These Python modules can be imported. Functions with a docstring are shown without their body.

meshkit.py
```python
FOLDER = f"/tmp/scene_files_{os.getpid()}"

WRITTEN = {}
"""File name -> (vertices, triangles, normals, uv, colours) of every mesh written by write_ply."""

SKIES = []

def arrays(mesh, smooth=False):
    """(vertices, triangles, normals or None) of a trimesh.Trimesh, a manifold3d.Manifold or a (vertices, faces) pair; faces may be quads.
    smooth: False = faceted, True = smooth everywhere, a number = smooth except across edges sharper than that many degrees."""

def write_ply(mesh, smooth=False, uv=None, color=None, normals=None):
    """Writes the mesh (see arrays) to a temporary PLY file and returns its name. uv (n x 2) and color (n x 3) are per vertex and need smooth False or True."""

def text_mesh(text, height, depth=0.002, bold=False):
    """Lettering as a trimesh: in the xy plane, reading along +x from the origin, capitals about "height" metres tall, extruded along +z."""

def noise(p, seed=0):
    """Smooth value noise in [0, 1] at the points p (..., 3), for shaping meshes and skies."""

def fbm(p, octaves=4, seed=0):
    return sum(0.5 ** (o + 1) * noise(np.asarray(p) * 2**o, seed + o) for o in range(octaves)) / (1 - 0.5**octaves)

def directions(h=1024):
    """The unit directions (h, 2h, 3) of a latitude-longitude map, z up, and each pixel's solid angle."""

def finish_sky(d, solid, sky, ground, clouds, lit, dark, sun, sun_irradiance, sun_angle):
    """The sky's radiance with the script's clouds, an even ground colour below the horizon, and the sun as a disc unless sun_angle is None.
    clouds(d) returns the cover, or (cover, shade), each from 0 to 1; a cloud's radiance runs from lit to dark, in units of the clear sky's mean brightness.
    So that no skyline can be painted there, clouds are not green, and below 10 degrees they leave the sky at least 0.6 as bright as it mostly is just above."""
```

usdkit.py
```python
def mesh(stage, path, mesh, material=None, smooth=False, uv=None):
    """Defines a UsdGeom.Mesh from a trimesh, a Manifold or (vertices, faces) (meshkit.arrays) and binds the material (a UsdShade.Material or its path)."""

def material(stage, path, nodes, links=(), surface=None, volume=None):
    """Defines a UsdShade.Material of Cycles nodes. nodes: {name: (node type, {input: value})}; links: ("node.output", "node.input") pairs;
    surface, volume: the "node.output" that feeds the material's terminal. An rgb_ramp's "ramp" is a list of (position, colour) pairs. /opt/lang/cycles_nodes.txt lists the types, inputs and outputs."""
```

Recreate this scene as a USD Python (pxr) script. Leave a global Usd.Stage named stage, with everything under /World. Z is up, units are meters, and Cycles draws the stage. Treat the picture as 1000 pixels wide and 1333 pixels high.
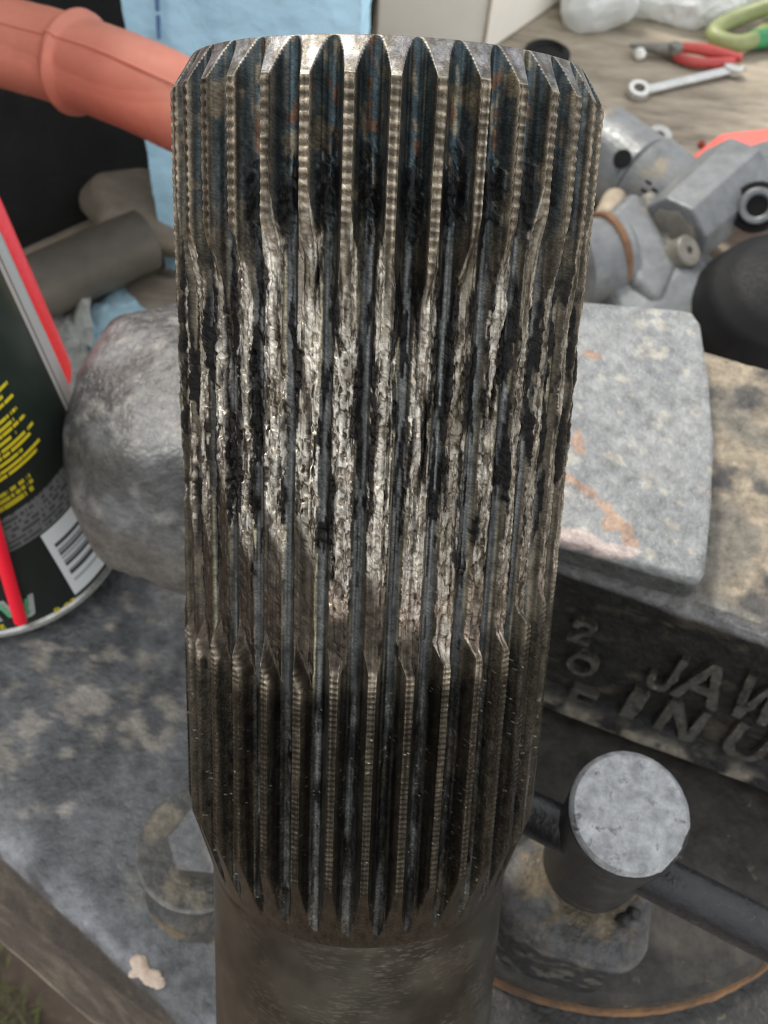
import math, random
import numpy as np, trimesh, manifold3d, usdkit
from meshkit import text_mesh
from shapely.geometry import Polygon, Point, LineString
from pxr import Usd, UsdGeom, UsdShade, UsdLux, Sdf, Gf, Vt
from trimesh.creation import icosphere, cylinder, box, extrude_polygon

stage = Usd.Stage.CreateInMemory()
UsdGeom.SetStageUpAxis(stage, UsdGeom.Tokens.z)
UsdGeom.SetStageMetersPerUnit(stage, 1.0)
UsdGeom.Xform.Define(stage, '/World')
UsdGeom.Scope.Define(stage, '/World/Looks')
random.seed(4); rng = np.random.default_rng(4)

# ---------------------------------------------------------------- camera (lengths below are millimetres)
F, CX, CY, H = 1200., 500., 666.5, 200.
dn = np.array([-95 / F, 874 / F, 1.]); dn /= np.linalg.norm(dn)
AZ = -dn; AY = np.array([0, 0, 1.]) - AZ[2] * AZ; AY /= np.linalg.norm(AY); AX = np.cross(AY, AZ)
ROT = np.stack([AX, AY, AZ])                       # camera (right, down, forward) -> world
EYE = np.array([0, 0, H])
cam = UsdGeom.Camera.Define(stage, '/World/camera')
right, upv, back = ROT @ [1, 0, 0], ROT @ [0, -1, 0], ROT @ [0, 0, -1]
m4 = Gf.Matrix4d(*right, 0, *upv, 0, *back, 0, *(EYE * .001), 1)
cam.AddTransformOp().Set(m4)
cam.CreateHorizontalApertureAttr(36.0); cam.CreateVerticalApertureAttr(48.0)
cam.CreateFocalLengthAttr(36.0 * F / 1000)
cam.CreateFStopAttr(85.0); cam.CreateFocusDistanceAttr(.084)
cam.CreateClippingRangeAttr(Gf.Vec2f(.005, 1000))
cam.CreateExposureAttr(1.12)

# ---------------------------------------------------------------- sky and soft sun (bright overcast)
SUN_EL, SUN_AZ = math.radians(52), math.radians(-40)      # azimuth from +y towards +x
sd = np.array([math.cos(SUN_EL) * math.sin(SUN_AZ), math.cos(SUN_EL) * math.cos(SUN_AZ), math.sin(SUN_EL)])
skymat = usdkit.material(stage, '/World/Looks/sky', {
    'sky': ('sky_texture', {'sky_type': 'single_scattering', 'sun_disc': False, 'sun_elevation': SUN_EL, 'sun_rotation': math.atan2(sd[0], sd[1])}),
    'tc': ('texture_coordinate', {}),
    'n': ('noise_texture', {'scale': 2.2, 'detail': 5.0, 'roughness': .55}),
    'r': ('rgb_ramp', {'ramp': [(0, (.62, .62, .62)), (.45, (.8, .8, .8)), (1, (1, 1, 1))]}),
    'c': ('rgb_ramp', {'ramp': [(.3, (5.2, 5.3, 5.5)), (.7, (8.6, 8.5, 8.3))]}),
    'mx': ('mix', {'mix_type': 'mix'}), 'sx': ('separate_xyz', {}), 'gr': ('map_range', {'from_min': 0.0, 'from_max': 1.0, 'to_min': .42, 'to_max': 1.15, 'clamp': True}), 'mg': ('mix', {'mix_type': 'multiply', 'fac': 1.0}),
    'bg': ('background_shader', {'strength': .105}),
}, [('tc.generated', 'n.vector'), ('n.fac', 'r.fac'), ('n.fac', 'c.fac'), ('r.color', 'mx.fac'), ('sky.color', 'mx.color1'), ('c.color', 'mg.color1'), ('tc.generated', 'sx.vector'), ('sx.z', 'gr.value'), ('gr.result', 'mg.color2'), ('mg.color', 'mx.color2'), ('mx.color', 'bg.color')], surface='bg.background')
dome = UsdLux.DomeLight.Define(stage, '/World/sky'); dome.CreateIntensityAttr(1.0)
UsdShade.MaterialBindingAPI.Apply(dome.GetPrim()).Bind(skymat)
dome.GetPrim().SetCustomDataByKey('kind', 'structure')
sun = UsdLux.DistantLight.Define(stage, '/World/sun')
sun.CreateIntensityAttr(.4); sun.CreateAngleAttr(10.0); sun.CreateNormalizeAttr(True); sun.CreateColorAttr(Gf.Vec3f(1, .95, .87))
zz = sd; xx = np.cross([0, 1., 0], zz); xx /= np.linalg.norm(xx); yy = np.cross(zz, xx)
sun.AddTransformOp().Set(Gf.Matrix4d(*xx, 0, *yy, 0, *zz, 0, 0, 0, 0, 1))

# ---------------------------------------------------------------- helpers
TBL = np.random.default_rng(77).random(1 << 18).astype(np.float32)
NR = np.linalg.qr(np.array([[.62, .51, -.6], [-.35, .83, .44], [.7, -.2, .68]]))[0].astype(np.float32)
def noise(p, seed=0):                              # smooth value noise in [0, 1]
    p = np.asarray(p, np.float32) @ NR; i = np.floor(p); t = p - i; i = i.astype(np.int32); t = t * t * (3 - 2 * t)
    tx, ty, tz = t[..., 0], t[..., 1], t[..., 2]; b = i[..., 0] * 92821 + i[..., 1] * 68917 + i[..., 2] * 40503 + seed * 15485
    m = (1 << 18) - 1
    def g(o):
        c0 = TBL[(b + o) & m]; c0 = c0 + (TBL[(b + o + 92821) & m] - c0) * tx; return c0
    def h(o):
        a = g(o); return a + (g(o + 68917) - a) * ty
    a = h(0); return a + (h(40503) - a) * tz
def fbm(p, octaves=4, seed=0):
    p = np.asarray(p, np.float32); return sum(noise(p * 2 ** o, seed + o) * .5 ** (o + 1) for o in range(octaves)) / (1 - .5 ** octaves)
def ray(px, py): return ROT @ np.array([(px - CX) / F, (py - CY) / F, 1.])
def at(px, py, z):                                 # where a sight line meets the level z
    r = ray(px, py); return EYE + r * ((z - H) / r[2])
def on(px, py, p0, n):                             # where a sight line meets a plane
    r = ray(px, py); n = np.asarray(n, float); return EYE + r * (((np.asarray(p0) - EYE) @ n) / (r @ n))
used = {}
def path(name, parent):
    base = parent.GetPath().pathString if parent else '/World'
    k = (base, name); n = used.get(k, 0); used[k] = n + 1
    return f'{base}/{name}' + (f'_{n:03d}' if n else '')
def tag(p, label=None, cat=None, group=None, kind=None):
    p = p.GetPrim() if hasattr(p, 'GetPrim') else p
    for k, v in (('label', label), ('category', cat), ('group', group), ('kind', kind)):
        if v: p.SetCustomDataByKey(k, v)
    return p
def thing(name, label, cat, group=None):
    return tag(UsdGeom.Xform.Define(stage, path(name, None)), label, cat, group)
def put(name, mesh, mat, parent=None, smooth=40, label=None, tint=None, kind=None, extra=None):
    if hasattr(mesh, 'to_mesh'):
        q = mesh.to_mesh(); mesh = (q.vert_properties[:, :3], q.tri_verts)
    if isinstance(mesh, tuple): mesh = trimesh.Trimesh(*[np.asarray(a) for a in mesh], process=False)
    if isinstance(mesh, list): mesh = trimesh.util.concatenate(mesh)
    if tint is not None or extra is not None: smooth = True if smooth else False
    mm = trimesh.Trimesh(np.asarray(mesh.vertices) * .001, mesh.faces, process=False)
    pr = usdkit.mesh(stage, path(name, parent), mm, mat, smooth=smooth)
    api = UsdGeom.PrimvarsAPI(pr)
    if tint is not None:
        api.CreatePrimvar('tint', Sdf.ValueTypeNames.Color3fArray, 'vertex').Set(Vt.Vec3fArray.FromNumpy(np.asarray(tint, np.float32)))
    if extra is not None:
        api.CreatePrimvar('surf', Sdf.ValueTypeNames.Color3fArray, 'vertex').Set(Vt.Vec3fArray.FromNumpy(np.asarray(extra, np.float32)))
    return tag(pr, label, kind=kind)
def sstep(a, b, x):
    t = np.clip((x - a) / (b - a), 0, 1); return t * t * (3 - 2 * t)
def mix(a, b, t):
    return a + (np.asarray(b, float) - a) * np.asarray(t)[..., None]
def hull(pts, r, sub=2):                           # rounded hull: spheres of radius r (or radii) at the points
    s = icosphere(subdivisions=sub).vertices
    rr = np.broadcast_to(r, len(pts))
    return trimesh.convex.convex_hull(np.vstack([np.asarray(p) + s * q for p, q in zip(pts, rr)]))
def refine(mesh, length):
    v, f = trimesh.remesh.subdivide_to_size(mesh.vertices, mesh.faces, length, max_iter=12)
    t = trimesh.Trimesh(v, f); t.merge_vertices(); return t
def rough_up(mesh, amp, scale, seed=0, octaves=3):
    n = mesh.vertex_normals
    mesh.vertices = mesh.vertices + n * ((fbm(mesh.vertices / scale + 50, octaves, seed) - .5) * 2 * amp)[:, None]
    return mesh
def frame(d):
    d = np.asarray(d, float) / np.linalg.norm(d)
    a = np.cross(d, [0, 0, 1.]) if abs(d[2]) < .9 else np.cross(d, [1., 0, 0])
    a /= np.linalg.norm(a); return d, a, np.cross(d, a)
def tube(pts, r, n=20, cap=True, rib=None):
    p = np.asarray(pts, float); rr = np.broadcast_to(r, len(p)).astype(float)
    t = np.gradient(p, axis=0); t /= np.linalg.norm(t, axis=1, keepdims=True)
    a = frame(t[0])[1]; V = []
    for i in range(len(p)):
        a = a - t[i] * (a @ t[i]); a /= np.linalg.norm(a); b = np.cross(t[i], a)
        th = np.linspace(0, 2 * np.pi, n, endpoint=False)
        V.append(p[i] + rr[i] * (np.cos(th)[:, None] * a + np.sin(th)[:, None] * b))
    V = np.array(V); m = len(p); i, j = np.meshgrid(np.arange(m - 1), np.arange(n), indexing='ij')
    q = np.stack([i * n + j, i * n + (j + 1) % n, (i + 1) * n + (j + 1) % n, (i + 1) * n + j], -1).reshape(-1, 4)
    v = V.reshape(-1, 3); f = [np.c_[q[:, 0], q[:, 1], q[:, 2]], np.c_[q[:, 0], q[:, 2], q[:, 3]]]
    if cap:
        k = len(v); v = np.vstack([v, p[0], p[-1]]); jj = np.arange(n)
        f += [np.c_[np.full(n, k), (jj + 1) % n, jj], np.c_[np.full(n, k + 1), (m - 1) * n + jj, (m - 1) * n + (jj + 1) % n]]
    return trimesh.Trimesh(v, np.vstack(f), process=False)
def spline(pts, n=40):
    from scipy.interpolate import CubicSpline
    p = np.asarray(pts, float); s = np.r_[0, np.cumsum(np.linalg.norm(np.diff(p, axis=0), axis=1))]
    return CubicSpline(s, p)(np.linspace(0, s[-1], n))
def lathe(prof, n=64):                             # (r, z) outline about z
    return trimesh.creation.revolve(np.asarray(prof, float), sections=n)
def place(mesh, origin, zdir, xdir=None):
    d = np.asarray(zdir, float) / np.linalg.norm(zdir)
    a = np.asarray(xdir, float) if xdir is not None else frame(d)[1]
    a = a - d * (a @ d); a /= np.linalg.norm(a); b = np.cross(d, a)
    T = np.eye(4); T[:3, 0], T[:3, 1], T[:3, 2], T[:3, 3] = a, b, d, origin
    mesh = mesh.copy(); mesh.apply_transform(T); return mesh
def cyl(p, q, r, n=40, bev=.6):
    p, q = np.asarray(p, float), np.asarray(q, float); h = np.linalg.norm(q - p)
    return place(lathe([(0, 0), (r - bev, 0), (r, bev), (r, h - bev), (r - bev, h), (0, h)], n), p, q - p)
def prism(poly, z0, z1, bev=0):
    g = Polygon([tuple(p[:2]) for p in poly]) if not hasattr(poly, 'buffer') else poly
    if not bev:
        m = extrude_polygon(g, z1 - z0, engine='earcut'); m.apply_translation([0, 0, z0]); return m
    g = g.buffer(-bev); c = np.array(g.exterior.coords)[:-1]
    return hull([(x, y, z) for x, y in c for z in (z0 + bev, z1 - bev)], bev, 2)
def blotch(p, centres, seed=0, wob=.6):
    """0..1 mask: ragged spots, one per (centre, radius)"""
    o = np.zeros(len(p))
    n = fbm(p / 2.2, 4, seed)
    for c, r in centres:
        d = np.linalg.norm((p - c) / np.asarray(r, float), axis=1)
        o = np.maximum(o, 1 - sstep(.75, 1.05, d + (n - .5) * 2 * wob))
    return o

# ---------------------------------------------------------------- materials
def mat(name, base, dark=None, scale=120, rough=(.5, .7), metal=0., bump=.3, bscale=900, spots=None, spot_scale=300, spot_at=.6, stretch=(1, 1, 1), ior=1.5, bdist=.0004, tint=False, coat=0, spec=.5):
    """mottled surface: two tones, an optional third in ragged spots, varying gloss and fine relief"""
    base = np.array(base, float); dark = base * .55 if dark is None else np.array(dark, float)
    N = {'g': ('geometry', {}), 'map': ('mapping', {'scale': stretch}),
         'n1': ('noise_texture', {'scale': scale, 'detail': 6.0, 'roughness': .72}),
         'r1': ('rgb_ramp', {'ramp': [(.32, dark), (.68, base)]}),
         'nb': ('noise_texture', {'scale': bscale, 'detail': 5.0, 'roughness': .6}),
         'rr': ('map_range', {'from_min': .3, 'from_max': .7, 'to_min': rough[0], 'to_max': rough[1], 'clamp': True}),
         'bp': ('bump', {'strength': bump, 'distance': bdist}),
         'p': ('principled_bsdf', {'metallic': metal, 'ior': ior, 'specular_ior_level': spec, 'coat_weight': coat, 'coat_roughness': .2})}
    L = [('g.position', 'map.vector'), ('map.vector', 'n1.vector'), ('map.vector', 'nb.vector'), ('n1.fac', 'r1.fac'), ('nb.fac', 'rr.value'),
         ('rr.result', 'p.roughness'), ('nb.fac', 'bp.height'), ('bp.normal', 'p.normal')]
    col = 'r1.color'
    if spots is not None:
        N['n2'] = ('noise_texture', {'scale': spot_scale, 'detail': 5.0, 'roughness': .65, 'distortion': .4})
        N['r2'] = ('rgb_ramp', {'ramp': [(spot_at, (0, 0, 0)), (spot_at + .1, (1, 1, 1))]})
        N['m2'] = ('mix', {'color2': spots}); L += [('map.vector', 'n2.vector'), ('n2.fac', 'r2.fac'), ('r2.color', 'm2.fac'), (col, 'm2.color1')]
        col = 'm2.color'
    if tint:                                       # the piece's own painted colour from its vertices, times the mottling
        N['a'] = ('attribute', {'attribute': 'tint'}); N['m3'] = ('mix', {'mix_type': 'multiply', 'fac': 1.0})
        L += [('a.color', 'm3.color1'), (col, 'm3.color2')]; col = 'm3.color'
    L.append((col, 'p.base_color'))
    return usdkit.material(stage, '/World/Looks/' + name, N, L, surface='p.BSDF')

M = {}
# worn steel of the shaft: colour, roughness and metalness of every patch come from the vertices
M['shaft'] = usdkit.material(stage, '/World/Looks/worn_steel', {
    'a': ('attribute', {'attribute': 'tint'}), 'b': ('attribute', {'attribute': 'surf'}), 'sep': ('separate_color', {'color_type': 'rgb'}),
    'g': ('geometry', {}), 'map': ('mapping', {'scale': (1, 1, .45)}),
    'n': ('noise_texture', {'scale': 3800, 'detail': 4.0, 'roughness': .65}), 'n2': ('noise_texture', {'scale': 900, 'detail': 4.0, 'roughness': .6}),
    'r': ('rgb_ramp', {'ramp': [(.3, (.5, .5, .5)), (.7, (1.35, 1.33, 1.28))]}), 'mu': ('mix', {'mix_type': 'multiply', 'fac': 1.0}),
    'bs': ('math', {'math_type': 'multiply', 'value2': 1.0}),
    'bp': ('bump', {'distance': .00012}), 'p': ('principled_bsdf', {})},
    [('b.color', 'sep.color'), ('g.position', 'map.vector'), ('map.vector', 'n.vector'), ('map.vector', 'n2.vector'), ('n2.fac', 'r.fac'),
     ('a.color', 'mu.color1'), ('r.color', 'mu.color2'), ('mu.color', 'p.base_color'), ('sep.r', 'p.roughness'), ('sep.g', 'p.metallic'),
     ('sep.b', 'bs.value1'), ('bs.value', 'bp.strength'), ('n.fac', 'bp.height'), ('bp.normal', 'p.normal')], surface='p.BSDF')
M['shank'] = usdkit.material(stage, '/World/Looks/turned_steel', {
    'a': ('attribute', {'attribute': 'tint'}), 'g': ('geometry', {}), 'map': ('mapping', {'scale': (.5, 1, 6)}),
    'n': ('noise_texture', {'scale': 900, 'detail': 5.0, 'roughness': .7}), 'n2': ('noise_texture', {'scale': 150, 'detail': 4.0}),
    'r': ('rgb_ramp', {'ramp': [(.3, (.6, .6, .6)), (.7, (1.3, 1.3, 1.3))]}), 'mu': ('mix', {'mix_type': 'multiply', 'fac': 1.0}),
    'bp': ('bump', {'distance': .00006, 'strength': .5}), 'p': ('principled_bsdf', {'roughness': .36, 'metallic': .93})},
    [('g.position', 'map.vector'), ('map.vector', 'n.vector'), ('g.position', 'n2.vector'), ('n2.fac', 'r.fac'), ('a.color', 'mu.color1'), ('r.color', 'mu.color2'),
     ('mu.color', 'p.base_color'), ('n.fac', 'bp.height'), ('bp.normal', 'p.normal')], surface='p.BSDF')
M['cast'] = mat('painted_cast_iron', (1.25, 1.25, 1.25), (.5, .5, .5), scale=330, rough=(.17, .46), bump=.75, bscale=620, spots=(1.35, 1.25, 1.08), spot_scale=520, spot_at=.64, tint=True, bdist=.0009, spec=.6)
M['castblack'] = mat('greasy_black_casting', (1.25, 1.25, 1.25), (.45, .45, .45), scale=330, rough=(.22, .5), bump=.9, bscale=520, spots=(1.4, 1.25, 1.), spot_scale=420, spot_at=.64, tint=True, bdist=.001, spec=.28)
M['castdark'] = mat('oily_cast_iron', (.04, .039, .036), (.013, .013, .0125), scale=260, rough=(.26, .5), bump=1., bscale=600, spec=.4, spots=(.1, .085, .06), spot_scale=420, spot_at=.6, bdist=.0006)
M['letters'] = mat('cast_letter_iron', (.07, .066, .056), (.018, .017, .015), scale=330, spec=.35, rough=(.22, .4), bump=.6, bscale=700, spots=(.17, .15, .11), spot_scale=500, spot_at=.6, bdist=.0005)
M['dusty'] = mat('dusty_iron', (.05, .045, .037), (.013, .0125, .0115), scale=180, rough=(.4, .65), bump=.5, bscale=800, spec=.35, spots=(.2, .17, .12), spot_scale=250, spot_at=.64)
M['blackbar'] = mat('black_oiled_bar', (.02, .0205, .021), (.009, .009, .0095), scale=300, rough=(.12, .25), bump=.5, bscale=900, spec=.4, spots=(.1, .09, .075), spot_scale=700, spot_at=.66)
M['boltside'] = mat('brushed_black_steel', (.02, .02, .0195), (.008, .008, .008), scale=200, rough=(.25, .5), bump=.5, bscale=500, spec=.35, stretch=(.25, .25, 3.5), spots=(.16, .15, .125), spot_scale=420, spot_at=.6)
M['boltface'] = mat('worn_bolt_face', (.40, .41, .41), (.16, .165, .17), scale=420, rough=(.35, .6), metal=.35, bump=.5, bscale=1400, spots=(.1, .1, .1), spot_scale=600, spot_at=.6)
M['rust'] = mat('orange_rust', (.24, .125, .055), (.07, .045, .03), scale=170, rough=(.8, .95), bump=.6)
M['steelring'] = mat('plated_steel', (.5, .5, .47), (.3, .3, .28), scale=300, rough=(.25, .4), metal=.8, bump=.15)
M['grey'] = mat('bare_grey_casting', (.225, .235, .24), (.095, .1, .1), scale=38, rough=(.3, .55), metal=.3, bump=.5, bscale=500, spots=(.24, .2, .14), spot_scale=45, spot_at=.6)
M['greydirt'] = mat('dirty_grey_casting', (.25, .235, .2), (.13, .12, .1), scale=90, rough=(.45, .65), metal=.2, bump=.4, spots=(.3, .2, .1), spot_scale=80, spot_at=.62)
M['brownring'] = mat('rusty_brown', (.2, .1, .05), scale=150, rough=(.7, .9))
M['beige'] = mat('dirty_beige_metal', (.42, .36, .26), (.26, .21, .15), scale=90, rough=(.5, .7), bump=.3)
M['hole'] = mat('dark_bore', (.006, .006, .006), rough=(.6, .8), bump=.1, spec=.2)
M['rubberblack'] = mat('black_rubber', (.008, .0082, .009), (.0045, .0045, .005), scale=60, rough=(.5, .75), bump=.3, spec=.25, spots=(.025, .02, .015), spot_scale=60, spot_at=.66)
M['blackplastic'] = mat('black_crate_plastic', (.016, .016, .015), (.009, .009, .009), scale=40, rough=(.6, .85), bump=.3, bscale=300, spec=.25, spots=(.03, .028, .023), spot_scale=160, spot_at=.62)
M['hose'] = mat('salmon_rubber', (.63, .235, .16), (.5, .17, .105), scale=30, rough=(.5, .65), bump=.15, bscale=400, spots=(.36, .2, .11), spot_scale=45, spot_at=.68)
M['towel'] = mat('blue_paper', (.46, .72, .86), (.4, .66, .81), scale=40, rough=(.85, .95), bump=.5, bscale=120, bdist=.002)
M['ink'] = mat('blue_ink', (.12, .22, .4), rough=(.8, .9))
M['rag'] = mat('blue_rag', (.42, .62, .7), (.34, .52, .6), scale=60, rough=(.85, .95), bump=.5, bscale=250, bdist=.001)
M['crumple'] = mat('dirty_paper', (.5, .52, .48), (.26, .27, .24), scale=70, rough=(.8, .95), bump=.5, bscale=200, bdist=.001)
M['pipe'] = mat('dusty_pipe', (.16, .14, .11), (.085, .073, .057), scale=30, rough=(.5, .7), bump=.3, spots=(.22, .12, .09), spot_scale=25, spot_at=.68)
M['elbow'] = mat('tan_elbow', (.27, .23, .17), (.15, .125, .095), scale=40, rough=(.5, .7), bump=.2)
M['cream'] = mat('cream_plastic', (.8, .77, .68), (.74, .7, .61), scale=20, rough=(.45, .6), bump=.1, spots=(.5, .42, .28), spot_scale=50, spot_at=.72)
M['bag'] = usdkit.material(stage, '/World/Looks/white_film', {
    'd': ('principled_bsdf', {'base_color': (.78, .8, .78), 'roughness': .3}), 't': ('translucent_bsdf', {'color': (.8, .82, .8)}), 'mx': ('mix_closure', {'fac': .35})},
    [('d.BSDF', 'mx.closure1'), ('t.BSDF', 'mx.closure2')], surface='mx.closure')
M['green'] = mat('olive_green_rubber', (.27, .31, .13), (.17, .19, .075), scale=30, rough=(.4, .55), bump=.1)
M['darkgreen'] = mat('deep_green', (.04, .26, .1), rough=(.4, .5), bump=.1)
M['chrome'] = mat('chromed_steel', (.66, .66, .63), (.5, .5, .48), scale=80, rough=(.18, .32), metal=.85, bump=.15)
M['jawsteel'] = mat('dull_jaw_steel', (.22, .21, .18), scale=80, rough=(.35, .5), metal=.6, bump=.2)
M['red'] = mat('red_grip', (.45, .06, .05), (.3, .035, .03), scale=50, rough=(.35, .5), bump=.1)
M['coralred'] = mat('coral_red_paint', (.74, .13, .1), (.66, .1, .08), scale=20, rough=(.4, .55), bump=.1)
M['redcan'] = mat('bright_red_paint', (.8, .03, .035), (.7, .02, .028), scale=20, rough=(.25, .35), bump=.05)
M['straw'] = mat('red_plastic_straw', (.82, .01, .03), (.78, .01, .03), rough=(.3, .4), bump=.05)
M['white'] = mat('white_bead_plastic', (.75, .74, .7), (.65, .64, .6), rough=(.4, .5))
M['redspeck'] = mat('red_brown_crumb', (.35, .06, .03), rough=(.7, .9))
M['chip'] = mat('pale_paint', (.72, .62, .5), (.55, .4, .3), scale=350, rough=(.6, .8), bump=.6)
M['can'] = usdkit.material(stage, '/World/Looks/printed_can', {
    'a': ('attribute', {'attribute': 'tint'}), 'p': ('principled_bsdf', {'roughness': .22, 'metallic': .1, 'specular_ior_level': .3})}, [('a.color', 'p.base_color')], surface='p.BSDF')
M['cangrey'] = mat('bare_can_steel', (.4, .38, .35), (.28, .27, .25), scale=80, rough=(.25, .4), metal=.7, bump=.1)
M['wood'] = mat('weathered_board', (.43, .375, .29), (.2, .165, .12), scale=60, rough=(.75, .95), bump=.9, bscale=160, stretch=(.4, 1.5, 1), spots=(.13, .11, .085), spot_scale=44, spot_at=.58, bdist=.002)
M['soil'] = mat('brown_soil', (.17, .125, .095), (.09, .066, .05), scale=30, rough=(.9, 1), bump=.7, bscale=120, spots=(.3, .24, .17), spot_scale=60, spot_at=.62, bdist=.004)
M['blade'] = mat('grass_blade', (.16, .17, .06), (.09, .1, .035), scale=60, rough=(.6, .8), bump=.1)

# ---------------------------------------------------------------- ground and bench
put('ground', prism([(-6000, -6000), (6000, -6000), (6000, 6000), (-6000, 6000)], -760, -700), M['soil'], smooth=False, kind='structure')
V, Fc = [], []
for i in range(5200):
    x, y = rng.uniform(-420, 150), rng.uniform(20, 420)
    if noise(np.array([x / 60, y / 60, 3.]), 5) < .42: continue
    a = rng.uniform(0, 6.28); h = rng.uniform(15, 50); w = rng.uniform(.8, 1.8); lx, ly = rng.normal(0, 18, 2); k = len(V)
    dx, dy = math.cos(a) * w, math.sin(a) * w
    V += [(x - dx, y - dy, -700), (x + dx, y + dy, -700), (x + lx * .4 + dx * .7, y + ly * .4 + dy * .7, -700 + h * .6), (x + lx * .4 - dx * .7, y + ly * .4 - dy * .7, -700 + h * .6), (x + lx, y + ly, -700 + h)]
    Fc += [(k, k + 1, k + 2), (k, k + 2, k + 3), (k + 3, k + 2, k + 4)]
tag(put('grass', (V, Fc), M['blade'], smooth=False, kind='stuff'), 'sparse dry green grass on brown soil below the bench edge', 'grass')

ZB, ZP = -80., -42.             # bench board, underside of the plate
put('bench_top', prism([(-800, 560), (-71, 95), (30, 45), (900, 45), (900, 1700), (-800, 1700)], ZB - 40, ZB), M['wood'], smooth=False, kind='structure')

tag(put('timber_block', prism([(-190, 158), (-70, 98), (30, 52), (190, 52), (190, 152), (-190, 159)], ZB + .2, ZP - .4, 1.2), M['wood'], smooth=False), 'thick timber block under the grey steel plate', 'timber block', kind='structure')
# steel plate that carries the vise, its near edge running off to the lower right
E0, E1 = at(0, 1110, 0), at(240, 1333, 0)
ed = (E1 - E0)[:2] / np.linalg.norm((E1 - E0)[:2])
A = E0[:2] - ed * 170; B = np.array([-9., 11.]); C2 = np.array([24., 6.5])
poly = [tuple(A), tuple(E1[:2]), tuple(B), tuple(C2), (210, 3), (210, 160), (-235, 166)]
E2, E3 = at(0, 1207, ZP), at(152, 1333, ZP)
out = [tuple((E2 - (E3 - E2) * 3.2)[:2]), tuple(E2[:2]), tuple(E3[:2]), tuple(B - [1, 9]), tuple(C2 - [0, 9]), (215, -4), (210, 160), (-240, 166)]
pl = refine(hull([(x, y, -2.2) for x, y in np.array(Polygon(poly).convex_hull.buffer(-2.2).exterior.coords)] + [(x, y, ZP + 1.5) for x, y in np.array(Polygon(out).convex_hull.buffer(-1.5).exterior.coords)], 2.2, 2), 2.1)
inner = np.abs(pl.vertices[:, 2]) < .3
pl = rough_up(pl, .28, 7, 2)
p = pl.vertices
edge_d = np.abs((p[:, 0] - E0[0]) * ed[1] - (p[:, 1] - E0[1]) * ed[0])
t = np.tile([.135, .14, .143], (len(p), 1))
t = mix(t, (.075, .078, .08), sstep(.42, .6, fbm(p / 13, 4, 11)))
t = mix(t, (.30, .275, .225), sstep(.55, .68, fbm(p / 4.2, 4, 12)) * sstep(.4, .6, fbm(p / 22, 2, 13)) * .8); t = mix(t, (.06, .062, .065), sstep(.6, .68, fbm(p / 3.4, 4, 15)) * .7)
t = mix(t, (.24, .25, .265), (1 - sstep(2, 8, edge_d)) * sstep(.35, .6, fbm(p / 5, 3, 14)) * (p[:, 2] > -2.5))
t = mix(t, (.5, .45, .37), blotch(p, [(at(45, 945, 0), 3.6), (at(84, 1052, 0), 1.7), (at(178, 927, 0), 1.1), (at(60, 840, 0), (6, 1.2, 5)), (at(86, 980, 0), (1.2, 1.8, 2)), (at(30, 1060, 0), (1.6, 1.2, 2)), (at(140, 818, 0), (1.6, 1, 2)), (at(120, 910, 0), (4, 3.5, 3)), (at(62, 850, 0), 1)], 3, 1.3) * .45)
t = mix(t, (.035, .032, .027), sstep(-1.8, -4, p[:, 2])); t = mix(t, (.075, .066, .052), sstep(-3, -5, p[:, 2]) * sstep(.5, .66, fbm(p / 6, 4, 16)))
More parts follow.
